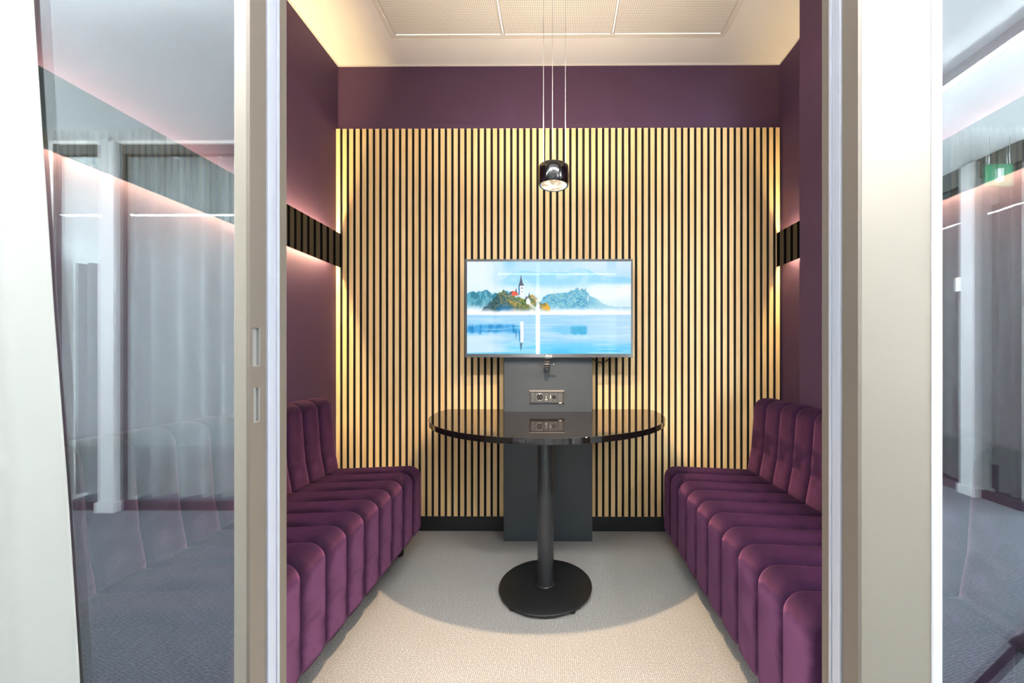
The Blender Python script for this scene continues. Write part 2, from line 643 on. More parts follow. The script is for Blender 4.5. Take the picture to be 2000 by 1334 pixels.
def channel_mesh(name, prof, w, puff):
    pr = densify(prof, 0.05)
    n = len(pr)
    area = sum(pr[i][0] * pr[(i + 1) % n][1] - pr[(i + 1) % n][0] * pr[i][1] for i in range(n))
    sg = 1 if area > 0 else -1
    nrm = []
    for i in range(n):
        t = Vector(pr[(i + 1) % n]) - Vector(pr[i - 1])
        t.normalize()
        nrm.append(Vector((-t.y, t.x)) * sg)     # inward
    us = [0, 0.006, 0.02, 0.045, 0.085, 0.14, 0.22, 0.34, 0.5, 0.66, 0.78, 0.86, 0.915, 0.955, 0.98, 0.994, 1]
    mbb = MB()
    vs, fs = [], []
    for u in us:
        e = abs(2 * u - 1)
        ins = puff * (1 - (1 - min(1.0, e) ** 4.6) ** 0.5)
        for i in range(n):
            q = Vector(pr[i]) + nrm[i] * ins
            vs.append((q.x, (u - 0.5) * w, q.y))
    for a in range(len(us) - 1):
        for i in range(n):
            j = (i + 1) % n
            fs.append((a * n + i, a * n + j, (a + 1) * n + j, (a + 1) * n + i))
    mbb.add(vs, fs, True)
    mbb.f.append(list(range(n))[::-1]); mbb.smooth.append(False)
    mbb.f.append([(len(us) - 1) * n + i for i in range(n)]); mbb.smooth.append(False)
    return mbb.mesh(name, M['velvet'])


HB, HS, HT = 0.125, 0.481, 0.847
seat_prof = rounded([(0, HB), (0, HS), (0.475, HS - 0.020), (0.475, HB + 0.004)], [0.028, 0.062, 0.0, 0.0])
back_prof = rounded([(0.447, 0.405), (0.452, 0.475), (0.470, 0.57), (0.490, HT), (0.606, HT - 0.002), (0.606, 0.405)],
                    [0, 0.05, 0.08, 0.068, 0.035, 0])
PITCH = 0.1205
seat_mesh = channel_mesh('seat_channel', seat_prof, PITCH, 0.018)
back_mesh = channel_mesh('back_channel', back_prof, PITCH, 0.017)
foot_mesh = MB().lathe([(0.0, 0.0), (0.021, 0.0), (0.024, 0.004), (0.024, HB + 0.006), (0.0, HB + 0.006)], n=20).mesh('foot', M['foot'])
Y_FAR = 2.066


def bench(side, xf, label):
    b = thing('velvet_bench', (xf, Y_FAR, 0), label, 'bench', 'velvet benches')
    sx = -1 if side < 0 else 1      # local +x runs from the seat front to the wall
    b.scale = (1, 1, 1)
    b.rotation_euler = (0, 0, PI if side < 0 else 0)
    for i in range(10):
        yy = (i + 0.5) * PITCH
        yy = yy if side < 0 else -yy
        link_copy('seat_channel', seat_mesh, b, (0, yy, 0))
        link_copy('back_channel', back_mesh, b, (0, yy, 0))
    for d in (0.112, 0.54):
        for q in (0.036, 10 * PITCH - 0.036):
            link_copy('foot', foot_mesh, b, (d, q if side < 0 else -q, 0))
    return b


bench(-1, -0.742, 'plum velvet channel tufted bench along the left wall')
bench(1, 0.570, 'plum velvet channel tufted bench in front of the right wall')

# ------------------------------------------------------------------ grey riser behind the table
rx0, rx1 = X_AX - 0.256, X_AX + 0.256
YR = 2.188
rs = thing('cable_riser', (0, YR, 0), 'slate grey riser board between screen and floor', 'panel')
box('board', M['grey'], rx0, rx1, 0, YS - YR - 0.001, 0.0, 1.50, rs, bevel=0.002)

# power socket unit on the riser
so = thing('socket_unit', (-0.065, YR, 0.834), 'grey metal socket unit with round outlet above table', 'socket')
fr = MB()
W2, H2 = 0.1035, 0.040
ow, oh = W2 - 0.009, H2 - 0.009
o_ = [(-W2, -H2), (W2, -H2), (W2, H2), (-W2, H2)]
i_ = [(-ow, -oh), (ow, -oh), (ow, oh), (-ow, oh)]
vs = [(x, 0, z) for x, z in o_] + [(x, -0.010, z) for x, z in i_] + [(x * 0.985, -0.004, z * 0.96) for x, z in i_]
fs = []
for k in range(4):
    k2 = (k + 1) % 4
    fs += [(k, k2, 4 + k2, 4 + k), (4 + k, 4 + k2, 8 + k2, 8 + k)]
fr.add(vs, fs)
fr.build('socket_frame', M['satin'], so)
for nm, x0, x1 in (('blank_cover', -0.0915, -0.068), ('socket_insert', -0.066, -0.017), ('usb_insert', -0.015, 0.008), ('hdmi_insert', 0.010, 0.062), ('blank_cover', 0.064, 0.0915)):
    ins = box(nm, M['module'], x0, x1, -0.006, 0.0, -0.029, 0.029, so, bevel=0.001)
    if nm == 'socket_insert':
        cx = (x0 + x1) / 2
        r = MB()
        ring = [(0.0215, -0.0065), (0.020, -0.0085), (0.0185, -0.0065), (0.0185, -0.0061)]
        n = 32
        vs = [(cx + a * math.cos(2 * PI * k / n), q, a * math.sin(2 * PI * k / n)) for a, q in ring for k in range(n)]
        fs = [(i * n + k, i * n + (k + 1) % n, (i + 1) * n + (k + 1) % n, (i + 1) * n + k) for i in range(3) for k in range(n)]
        r.add(vs, fs, True)
        r.build('outlet_rim', M['satin'], ins)
        r = MB()
        vs = [(cx + 0.0185 * math.cos(2 * PI * k / n), -0.0063, 0.0185 * math.sin(2 * PI * k / n)) for k in range(n)]
        r.add(vs, [tuple(range(n))])
        r.build('outlet_well', M['black'], ins)
        for sx in (-1, 1):
            r = MB()
            vs = [(cx + sx * 0.0075 + 0.0025 * math.cos(2 * PI * k / 12), -0.0066, 0.0025 * math.sin(2 * PI * k / 12)) for k in range(12)]
            r.add(vs, [tuple(range(12))])
            r.build('pin_hole', M['satin'], ins)
        for sz in (-1, 1):
            box('earth_clip', M['bright'], cx - 0.002, cx + 0.002, -0.0085, -0.0064, sz * 0.0165 - 0.002, sz * 0.0165 + 0.002, ins)
    if nm == 'usb_insert':
        box('usb_port', M['print'], -0.0095, 0.0025, -0.0068, -0.006, -0.0165, -0.0115, ins)
        box('symbol', M['print'], -0.005, -0.002, -0.0064, -0.006, -0.004, 0.006, ins)
    if nm == 'hdmi_insert':
        box('port', M['black'], 0.030, 0.052, -0.0066, -0.006, -0.010, 0.010, ins)
        box('port_marking', M['print'], 0.019, 0.023, -0.0064, -0.006, -0.008, 0.010, ins)
        for zz in (-0.021, 0.021):
            box('screw', M['black'], 0.033, 0.038, -0.0066, -0.006, zz - 0.002, zz + 0.002, ins)
box('maker_plate', M['print'], 0.070, 0.086, -0.0105, -0.008, -0.036, -0.031, so)

# ------------------------------------------------------------------ wall screen
TX = -0.0525
YT = 2.15
tv = thing('television', (TX, YT, 1.342), 'wall mounted television showing a misty lake with church island', 'television')
hw, hh = 0.4765, 0.279
sw0, sw1, sh0, sh1 = -0.4655, 0.4655, -0.259, 0.266
mb = MB()
mb.box(-hw, hw, 0.0, 0.028, -hh, sh0)
mb.box(-hw, hw, 0.0, 0.028, sh1, hh)
mb.box(-hw, sw0, 0.0, 0.030, sh0, sh1)
mb.box(sw1, hw, 0.0, 0.030, sh0, sh1)
mb.build('bezel', M['bezel'], tv)
mb = MB().box(-hw + 0.004, hw - 0.004, 0.028, YR - YT - 0.001, -hh + 0.004, hh - 0.004)
mb.build('rear_housing', M['black'], tv)
box('sensor_tab', M['bezel'], -0.022, 0.014, 0.002, 0.02, -hh - 0.007, -hh, tv, bevel=0.002)
# maker's mark: round emblem and two letters
lg = MB()
n = 28
lg.add([(-0.011 + 0.0062 * math.cos(2 * PI * k / n), -0.0006, -0.2705 + 0.0062 * math.sin(2 * PI * k / n)) for k in range(n)], [tuple(range(n))])
em = lg.build('emblem', M['print'], tv)
tcv = bpy.data.curves.new('lettering', 'FONT')
tcv.body = 'LG'
tcv.size = 0.0165
tcv.extrude = 0.0002
tcv.offset = 0.0005
tcv.materials.append(M['print'])
tmp = bpy.data.objects.new('lettering_curve', tcv)
C.objects.link(tmp)
bpy.context.view_layer.update()
tme = bpy.data.meshes.new_from_object(tmp.evaluated_get(bpy.context.evaluated_depsgraph_get()))
bpy.data.objects.remove(tmp)
to = bpy.data.objects.new('lettering', tme)
C.objects.link(to)
to.parent = tv
to.rotation_euler = (PI / 2, 0, 0)
to.location = (-0.002, -0.0006, -0.2762)


def picture(W, Hh):
    rng = np.random.default_rng(5)
    u, v = np.meshgrid((np.arange(W) + 0.5) / W, (np.arange(Hh) + 0.5) / Hh)   # v from the top

    def noise(fx, fy, seed):
        g = np.random.default_rng(seed).random((int(fy) + 3, int(fx) + 3))
        x = u * fx; y = v * fy
        xi = x.astype(int); yi = y.astype(int)
        xf = x - xi; yf = y - yi
        xf = xf * xf * (3 - 2 * xf); yf = yf * yf * (3 - 2 * yf)
        return (g[yi, xi] * (1 - xf) * (1 - yf) + g[yi, xi + 1] * xf * (1 - yf) + g[yi + 1, xi] * (1 - xf) * yf + g[yi + 1, xi + 1] * xf * yf)

    def fbm(fx, fy, seed):
        return (noise(fx, fy, seed) + 0.5 * noise(fx * 2, fy * 2, seed + 1) + 0.25 * noise(fx * 4, fy * 4, seed + 2)) / 1.75

    def ss(a, b, x):
        q = np.clip((x - a) / (b - a), 0, 1)
        return q * q * (3 - 2 * q)
    img = np.zeros((Hh, W, 3))

    def put(col, a):
        nonlocal img
        a = np.clip(a, 0, 1)[..., None]
        img = img * (1 - a) + np.array(col, float) * a
    put((196, 228, 252), np.ones_like(u))
    put((150, 208, 250), ss(0.2, 0.26, u) * ss(0.34, 0.2, u) * ss(0.16, 0.0, v))
    put((226, 238, 252), ss(0.55, 0.8, u) * ss(0.2, 0.02, v) * 0.7)
    put((178, 216, 252), ss(0.84, 0.86, u) * ss(0.92, 0.9, u) * ss(0.2, 0.0, v) * 0.6)
    put((234, 244, 246), ss(0.32, 0.12, u + 0.1 * fbm(6, 4, 3)))
    # distant range
    rx = [0, .2, .25, .30, .36, .42, .47, .52, .60, .64, .68, .74, .78, .85, .95, 1]
    ry = [.3, .2, .15, .10, .09, .105, .12, .105, .118, .09, .064, .078, .13, .165, .16, .18]
    ridge = np.interp(u, rx, ry) + 0.012 * (noise(60, 1, 9) - 0.5)
    mt = ss(0, 0.012, v - ridge) * ss(0.16, 0.27, u)
    put((168, 218, 244), mt * 0.95)
    put((205, 236, 246), mt * ss(0.45, 0.7, fbm(14, 12, 21)) * 0.55)
    put((228, 243, 250), ss(0.22, 0.31, v + 0.05 * (fbm(8, 5, 31) - 0.5)) * 0.95)
    put((250, 253, 254), ss(0.72, 0.78, u) * ss(0.22, 0.28, v) * ss(0.46, 0.36, v) * fbm(7, 9, 41) * 1.4)
    # forest on the left shore
    ftop = np.interp(u, [0, .06, .12, .16, .2, .25, .3], [.33, .325, .30, .34, .33, .31, .35]) + 0.03 * (noise(70, 1, 51) - 0.5)
    fo = ss(0, 0.012, v - ftop) * ss(0.53, 0.42, v + 0.05 * (noise(30, 3, 52) - .5)) * ss(0.34, 0.24, u)
    put((98, 165, 190), fo * 0.9)
    put((52, 118, 140), fo * ss(0.42, 0.7, noise(110, 26, 53)) * 0.75)
    put((70, 140, 150), fo * ss(0.5, 0.8, noise(220, 90, 55)) * 0.5)
    put((140, 190, 190), fo * ss(0.55, 0.85, noise(60, 40, 54)) * 0.6)
    # hill on the right
    hx = [.44, .46, .50, .56, .60, .645, .67, .725, .74, .75, .79, .84, .9, 1]
    hy = [.46, .39, .345, .335, .335, .30, .295, .305, .34, .375, .40, .465, .485, .49]
    htop = np.interp(u, hx, hy) + 0.02 * (noise(90, 1, 61) - 0.5)
    hi = ss(0, 0.012, v - htop) * ss(0.43, 0.46, u) * ss(0.545, 0.46, v)
    put((128, 190, 214), hi * 0.92)
    put((70, 145, 185), hi * ss(0.42, 0.66, 0.5 * fbm(40, 26, 62) + 0.5 * noise(180, 110, 63)) * 0.85 * ss(0.82, 0.72, u))
    put((176, 214, 206), hi * ss(0.5, 0.75, noise(170, 120, 65)) * 0.6)
    put((205, 228, 240), hi * ss(0.72, 0.85, u) * 0.6)
    put((90, 120, 150), ss(0.006, 0.0, abs(v - 0.293)) * ss(0.66, 0.665, u) * ss(0.685, 0.68, u))
    put((90, 130, 160), ss(0.02, 0.0, abs(v - 0.305)) * ss(0.69, 0.70, u) * ss(0.73, 0.72, u) * ss(0.4, 0.6, noise(160, 60, 67)))
    put((235, 244, 246), ss(0.004, 0.001, abs(u - 0.738)) * ss(0.36, 0.37, v) * ss(0.44, 0.42, v))
    # island
    ix = [.085, .10, .13, .155, .18, .205, .222, .24, .26, .285, .31, .345, .38, .40, .42, .44, .46, .485, .505, .51]
    iy = [.55, .50, .455, .42, .36, .33, .30, .34, .37, .37, .38, .40, .37, .345, .385, .42, .45, .44, .48, .55]
    itop = np.interp(u, ix, iy) + 0.03 * (noise(80, 1, 71) - 0.5)
    isl = ss(0, 0.01, v - itop) * ss(0.085, 0.095, u) * ss(0.515, 0.505, u) * ss(0.575, 0.53, v + 0.02 * noise(30, 1, 72))
    put((96, 118, 112), isl * 0.95)
    tx = 0.5 * fbm(46, 34, 73) + 0.5 * noise(190, 120, 74)
    put((58, 96, 104), isl * ss(0.45, 0.6, tx) * ss(0.34, 0.2, u))
    put((150, 138, 60), isl * ss(0.52, 0.7, noise(52, 38, 76)) * ss(0.16, 0.22, u) * 0.8)
    put((214, 160, 74), isl * ss(0.60, 0.8, noise(38, 30, 77)) * ss(0.2, 0.26, u) * 0.9)
    put((112, 138, 74), isl * ss(0.55, 0.75, noise(48, 34, 78)) * ss(0.26, 0.3, u) * 0.8)
    put((44, 66, 62), isl * ss(0.5, 0.8, noise(170, 130, 82)) * 0.7)
    put((190, 176, 110), isl * ss(0.6, 0.85, noise(150, 120, 83)) * ss(0.18, 0.24, u) * 0.7)
    put((220, 196, 150), isl * ss(0.36, 0.42, u) * ss(0.4, 0.7, noise(30, 26, 79)) * 0.7)
    put((232, 176, 60), isl * ss(0.455, 0.47, u) * ss(0.3, 0.6, noise(40, 30, 80)) * 0.9)
    put((238, 246, 250), isl * ss(0.37, 0.40, u) * ss(0.47, 0.455, u) * ss(0.46, 0.54, v) * 0.7)
    put((30, 105, 165), isl * ss(0.43, 0.52, v) * ss(0.17, 0.2, u) * ss(0.34, 0.24, u) * 0.85)
    put((70, 100, 118), isl * ss(0.16, 0.12, u) * 0.8)
    # chapel roof, tower, spire, gate house

    def poly(col, pts, a=1.0):
        inside = np.zeros_like(u, bool)
        n_ = len(pts)
        for i in range(n_):
            x0, y0 = pts[i]; x1, y1 = pts[(i + 1) % n_]
            cond = ((y0 > v) != (y1 > v)) & (u < (x1 - x0) * (v - y0) / (y1 - y0 + 1e-12) + x0)
            inside ^= cond
        put(col, inside * a)

    def P(*pts):
        return [((x - 167) / 1685.0, (y - 162) / 951.0) for x, y in pts]
    poly((226, 112, 88), P((612, 500), (640, 462), (690, 482), (700, 510), (640, 516)))
    poly((96, 96, 108), P((588, 505), (622, 468), (640, 470), (622, 508)))
    poly((84, 96, 110), P((664, 480), (668, 450), (673, 436), (679, 450), (682, 490)))
    poly((94, 148, 182), P((696, 408), (714, 408), (714, 508), (696, 500)))
    poly((250, 252, 250), P((714, 406), (750, 408), (748, 520), (714, 508)))
    poly((110, 120, 140), P((728, 430), (740, 430), (740, 446), (728, 446)))
    poly((120, 128, 146), P((730, 466), (739, 466), (739, 480), (730, 480)))
    poly((96, 100, 116), P((696, 410), (706, 384), (714, 352), (718, 320), (723, 298), (727, 322), (734, 350), (740, 382), (754, 410)))
    poly((104, 110, 124), P((764, 530), (790, 520), (800, 540), (780, 560)))
    poly((240, 248, 246), P((776, 560), (796, 534), (822, 570), (822, 610), (780, 600)))
    poly((98, 104, 118), P((794, 530), (806, 478), (818, 524)))
    poly((246, 250, 250), P((820, 590), (886, 640), (880, 655), (814, 625)), 0.7)
    # mist on the water line
    put((250, 252, 255), ss(0.50, 0.56, v + 0.03 * (fbm(16, 8, 91) - .5)) * ss(0.62, 0.565, v))
    # water
    wa = ss(0.572, 0.582, v)
    put((172, 214, 246), wa)
    put((206, 230, 248), wa * ss(0.55, 0.95, u) * 0.6)
    ragged = 0.02 * (noise(50, 1, 101) - 0.5)
    dk = wa * ss(0.665, 0.70, v) * ss(0.80, 0.76, v + ragged + 0.02 * noise(24, 40, 102)) * ss(0.36, 0.30, u)
    put((92, 172, 220), dk)
    put((46, 132, 186), dk * ss(0.4, 0.75, noise(60, 6, 103)) * 0.8)
    dk2 = wa * ss(0.68, 0.72, v) * ss(0.80, 0.77, v + ragged) * ss(0.46, 0.56, u) * ss(0.74, 0.72, u)
    put((132, 200, 232), dk2 * 0.8)
    put((84, 176, 214), dk2 * ss(0.62, 0.65, u) * 0.9)
    put((120, 204, 240), wa * ss(0.82, 0.95, v + 0.06 * (fbm(6, 20, 104) - .5)) * ss(0.14, 0.3, u) * 0.95)
    put((224, 240, 246), wa * ss(0.78, 0.82, v) * ss(0.3, 0.1, u + 0.12 * (noise(5, 30, 105) - .5)) * 0.7)
    put((84, 186, 228), wa * ss(0.9, 1.0, v) * ss(0.5, 0.75, noise(7, 26, 106)) * 0.7)
    put((226, 242, 250), wa * ss(0.6, 0.8, noise(6, 60, 107)) * 0.35)
    poly((60, 150, 190), P((697, 880), (716, 860), (718, 1000), (706, 990)))
    poly((248, 252, 252), P((714, 780), (750, 780), (748, 990), (718, 990)), 0.95)
    poly((90, 120, 140), P((712, 1000), (738, 995), (730, 1050), (722, 1090), (716, 1050)))
    poly((70, 120, 150), P((668, 905), (680, 905), (676, 950), (670, 950)), 0.8)
    g_ = img.mean(-1, keepdims=True)
    c = np.clip((g_ + (img - g_) * 1.18 - 128) * 1.06 / 255.0 + 0.50, 0, 1)
    lin = np.where(c <= 0.04045, c / 12.92, ((c + 0.055) / 1.055) ** 2.4)
    return lin


def screen_mesh(W=500, Hh=282):
    lin = picture(W, Hh)
    xs = np.linspace(sw0, sw1, W)
    zs = np.linspace(sh1, sh0, Hh)
    X, Z = np.meshgrid(xs, zs)
    co = np.stack([X, np.full_like(X, 0.002), Z], -1).reshape(-1, 3)
    idx = np.arange(W * Hh).reshape(Hh, W)
    faces = np.stack([idx[1:, :-1], idx[1:, 1:], idx[:-1, 1:], idx[:-1, :-1]], -1).reshape(-1, 4)
    me = bpy.data.meshes.new('display')
    me.from_pydata(co.tolist(), [], faces.tolist())
    at = me.color_attributes.new('picture', 'FLOAT_COLOR', 'POINT')
    cols = np.ones((W * Hh, 4), np.float32)
    cols[:, :3] = lin.reshape(-1, 3)
    at.data.foreach_set('color', cols.ravel())
    me.materials.append(M['screen'])
    return me


link_copy('display', screen_mesh(), tv)

# cable drooping under the screen
pts = [(0.205 + 0.125 * q, 2.262 - 0.01 * math.sin(q * 3), 1.066 - 0.034 * math.sin(PI * min(1, 0.12 + q * 0.95))) for q in [k / 14 for k in range(15)]]
tag(MB().tube(pts, 0.003, 8).build('power_cable', M['darkcable']), 'short black cable drooping below the television edge', 'cable')

# little camera bracket under the screen
cb = thing('camera_clamp', (-0.063, YR, 1.02), 'small black clamp with thin steel crossbar under the television', 'clamp')
box('clamp_body', M['foot'], -0.016, 0.016, -0.055, 0.0, -0.008, 0.022, cb, bevel=0.003)
box('clamp_jaw', M['foot'], -0.012, 0.012, -0.062, -0.012, -0.020, -0.006, cb, bevel=0.003)
MB().tube([(-0.046, -0.058, 0.004), (0.046, -0.058, 0.004)], 0.0026, 8).build('crossbar', M['bright'], cb)
MB().tube([(0.030, -0.058, 0.004), (0.047, -0.058, 0.002)], 0.0042, 8).build('handle_tip', M['bright'], cb)
MB().lathe([(0, -0.026), (0.005, -0.025), (0.006, -0.021), (0.004, -0.018), (0, -0.018)], 0, -0.05, 14).build('thumb_screw', M['bright'], cb)

# ------------------------------------------------------------------ pedestal table
TYc, TR, TYb = 2.115, 0.632, 2.285
HTt = 0.750
tb = thing('pedestal_table', (X_AX, 1.745, 0), 'glossy black rounded pedestal table in front of the screen', 'table')
half = math.asin((TYb - TYc) / TR)
pts = []
for k in range(97):
    a = (PI - half) + (PI + 2 * half) * k / 96
    pts.append((TR * math.cos(a), TYc + TR * math.sin(a) - 1.745))
bx_ = 0.259
pts += [(bx_, TYb - 1.745), (bx_, YR - 0.002 - 1.745), (-bx_, YR - 0.002 - 1.745), (-bx_, TYb - 1.745)]
MB().prism(pts, HTt - 0.027, HTt).build('table_top', M['lacquer'], tb, bevel=0.0018)
MB().lathe([(0.0, 0.022), (0.0375, 0.022), (0.0375, HTt - 0.034), (0.0, HTt - 0.034)], n=48).build('column', M['tube'], tb, bevel=0.001)
MB().lathe([(0.0, 0.013), (0.2105, 0.013), (0.213, 0.0155), (0.213, 0.0195), (0.2105, 0.022), (0.05, 0.0225), (0.0, 0.0225)], n=96).build('base_plate', M['powder'], tb)
MB().lathe([(0.038, 0.0225), (0.041, 0.0225), (0.040, 0.0265), (0.0378, 0.028)], n=48).build('collar', M['tube'], tb)
MB().lathe([(0, HTt - 0.034), (0.13, HTt - 0.034), (0.13, HTt - 0.027), (0, HTt - 0.027)], n=48).build('mounting_plate', M['powder'], tb)
for a in (0.62, 2.32, 3.95, 5.35):
    MB().lathe([(0, 0), (0.013, 0), (0.013, 0.013), (0, 0.013)], 0.198 * math.cos(a), 0.198 * math.sin(a), 16).build('glide_foot', M['foot'], tb)

# ------------------------------------------------------------------ pendant lamp
PXc, PYc, PZ0, PZ1 = -0.0174, 1.517, 1.7535, 1.829
pl = thing('pendant_lamp', (PXc, PYc, PZ0), 'black chrome drum pendant lamp hanging on three thin wires', 'lamp')
hgt = PZ1 - PZ0
prof = [(0.0, hgt - 0.004), (0.054, hgt - 0.004), (0.056, hgt), (0.0590, hgt - 0.0005), (0.0602, hgt - 0.003), (0.0615, hgt * 0.55), (0.0608, 0.012), (0.0585, 0.002), (0.0565, 0.0), (0.0545, 0.0015), (0.0540, 0.010)]
MB().lathe(prof, n=64).build('drum_housing', M['chrome'], pl)
MB().lathe([(0.0540, 0.003), (0.0525, 0.0), (0.0505, 0.002)], n=64).build('lens_ring', M['bright'], pl)
lens = [(0.0515, 0.004)] + [(0.0505 * math.cos(q * PI / 2), 0.003 - 0.010 * math.sin(q * PI / 2)) for q in [k / 8 for k in range(8)]] + [(0.0001, -0.007)]
MB().lathe(lens, n=48).build('lens', M['lens'], pl)
for a in (25, 145, 265):
    a = math.radians(a)
    x, y = 0.052 * math.cos(a), 0.052 * math.sin(a)
    MB().tube([(x, y, hgt - 0.004), (x, y, HC - PZ0 - 0.02)], 0.0011, 8).build('suspension_wire', M['cable'], pl)
MB().lathe([(0.0, HC - PZ0 - 0.03), (0.062, HC - PZ0 - 0.03), (0.065, HC - PZ0 - 0.027), (0.065, HC - PZ0 - 0.001), (0, HC - PZ0 - 0.001)], n=48).build('ceiling_canopy', M['trimw'], pl)


def spot(name, loc, rot, energy, col, angle, blend, radius, parent=None):
    ld = bpy.data.lights.new(name, 'SPOT')
    ld.energy = energy
    ld.color = col
    ld.spot_size = angle
    ld.spot_blend = blend
    ld.shadow_soft_size = radius
    o = bpy.data.objects.new(name, ld)
    C.objects.link(o)
    o.location = loc
    o.rotation_euler = rot
    if parent:
        o.parent = parent
    return o


spot('pendant_down_beam', (0, 0, -0.012), (0, 0, 0), SPOT_W, (1.0, 0.68, 0.39), math.radians(118), 0.75, 0.012, pl)
spot('pendant_up_beam', (0, 0, hgt + 0.012), (PI, 0, 0), UP_W, (1.0, 0.85, 0.66), math.radians(165), 0.6, 0.03, pl)

# ------------------------------------------------------------------ glass partition (corridor side)
JL, JR = -0.572, 0.5515
y1, y2 = 0.739, 0.773


def jamb(parent, xin, s, face_w, holes):
    # s = direction from the doorway into the frame (-1 left, +1 right)
    xs = lambda a, b: sorted((xin + s * a, xin + s * b))
    a, b = xs(0.006, face_w)
    box('stile', M['champagne'], a, b, YF, YB, 0.0, HH, parent, bevel=0.0015)
    # reveal facing the doorway, with pockets when holes are given
    mb = MB()
    x0, x1 = xs(0.0, 0.006)

    def piece(p0, p1, z0, z1):
        if p1 - p0 > 1e-5 and z1 - z0 > 1e-5:
            mb.box(x0, x1, p0, p1, z0, z1)
    if holes:
        zc = 0.0
        for (h0, h1, d0, d1) in sorted(holes):
            piece(YF, y1, zc, h0)
            piece(YF, d0, h0, h1)
            piece(d1, y1, h0, h1)
            zc = h1
        piece(YF, y1, zc, HH)
    else:
        piece(YF, y1, 0.0, HH)
    mb.build('front_reveal', M['champagne_shade'], parent)
    box('rear_reveal', M['champagne_shade'], x0, x1, y2, YB, 0.0, HH, parent)
    a, b = xs(-0.0035, 0.006)
    sl = MB()
    sl.box(a, b, y1 + 0.001, y1 + 0.013, 0, HH)
    a, b = xs(-0.001, 0.006)
    sl.box(a, b, y1 + 0.013, y2 - 0.008, 0, HH)
    a, b = xs(-0.003, 0.006)
    sl.box(a, b, y2 - 0.008, y2 - 0.001, 0, HH)
    sl.build('seal_strip', M['seal'], parent, bevel=0.001)


w1 = thing('window_1', (0, 0, 0), 'full height glass pane in champagne frame left of the doorway', 'glass partition', kind='structure')
holes = [(1.054, 1.127, 0.7065, 0.7245), (0.948, 1.014, 0.7085, 0.7235)]
jamb(w1, JL, -1, 0.030, holes)
for h0, h1, d0, d1 in holes:
    # zinc pocket lining behind each slot
    mb = MB()
    xa, xb = JL - 0.0055, JL - 0.0002
    mb.quad((JL - 0.0058, d0, h0), (JL - 0.0058, d1, h0), (JL - 0.0058, d1, h1), (JL - 0.0058, d0, h1))
    mb.box(xa, xb, d1 - 0.0022, d1, h0, h1)
    mb.box(xa, xb, d0, d1, h0, h0 + 0.0022)
    mb.build('strike_pocket', M['zinc'], w1)
box('pane', M['glass'], -1.36, JL - 0.030, 0.741, 0.749, 0.02, HH, w1)
mb = MB()
mb.box(-2.2, JL - 0.030, YF + 0.01, YB - 0.01, HH - 0.03, HH)
mb.box(-2.2, JL - 0.030, YF + 0.01, YB - 0.01, 0.0, 0.022)
mb.box(-1.50, -1.345, YF, YB, 0.0, HH)
mb.build('outer_frame', M['champagne'], w1)

w2 = thing('window_2', (0, 0, 0), 'full height glass pane behind the wide pale post right of the doorway', 'glass partition', kind='structure')
jamb(w2, JR, 1, 0.1345, None)
box('glazing_bead', M['bead'], JR + 0.1345, JR + 0.1535, YF - 0.002, YF + 0.03, 0, HH, w2, bevel=0.002)
box('pane', M['glass'], JR + 0.13, 1.36, 0.741, 0.749, 0.02, HH, w2)
mb = MB()
mb.box(JR + 0.10, 2.2, YF + 0.01, YB - 0.01, HH - 0.03, HH)
mb.box(JR + 0.10, 2.2, YF + 0.01, YB - 0.01, 0.0, 0.022)
mb.box(1.345, 1.50, YF, YB, 0.0, HH)
mb.build('outer_frame', M['champagne'], w2)
struct('trim_2', M['champagne'], (JL, JR, YF, YB, HH - 0.06, HH), 'champagne head rail above the open doorway', 'trim')
# neighbouring booth fronts, kept plain
struct('wall_front_left', M['white'], (-10.0, -1.50, YF, YB, 0, HH), 'white corridor wall left of the booth glazing', 'wall')
struct('wall_front_right', M['white'], (1.50, 7.0, YF, YB, 0, HH), 'white corridor wall right of the booth glazing', 'wall')


# ------------------------------------------------------------------ white curtain inside the left pane
def white_curtain():
    ns, nh = 70, 40
    vs, fs = [], []
    for j in range(nh + 1):
        H = 0.02 + (2.53 - 0.02) * j / nh
        xe = np.interp(H, [0.02, 0.449, 0.8, 1.167, 1.754, 2.53], [-0.915, -0.939, -0.962, -0.990, -1.027, -1.07])
        for i in range(ns + 1):
            q = i / ns
            x = xe + (-1.335 - xe) * q
            amp = 0.0045 + 0.001 * (1 - j / nh)
            y = 0.7335 + amp * math.sin(q * 2 * PI * 2.6 + 0.9 + 0.25 * math.sin(H * 2.0)) + 0.0008 * math.sin(q * 41 + H * 1.5)
            vs.append((x, y, H))
    for j in range(nh):
        for i in range(ns):
            a = j * (ns + 1) + i
            fs.append((a, a + 1, a + ns + 2, a + ns + 1))
    o = MB().add(vs, fs, True).build('curtain', M['curtain'])
    sd = o.modifiers.new('thickness', 'SOLIDIFY')
    sd.thickness = 0.0015
    return tag(o, 'white curtain hanging against the left glass pane', 'curtain')


white_curtain()

# ------------------------------------------------------------------ the corridor across from the booth (mirrored in the panes)
struct('ceiling_corridor', M['ceil'], (-10.0, 7.0, -8.0, YF, HH, HH + 0.05), 'white corridor ceiling mirrored in the glass', 'ceiling')


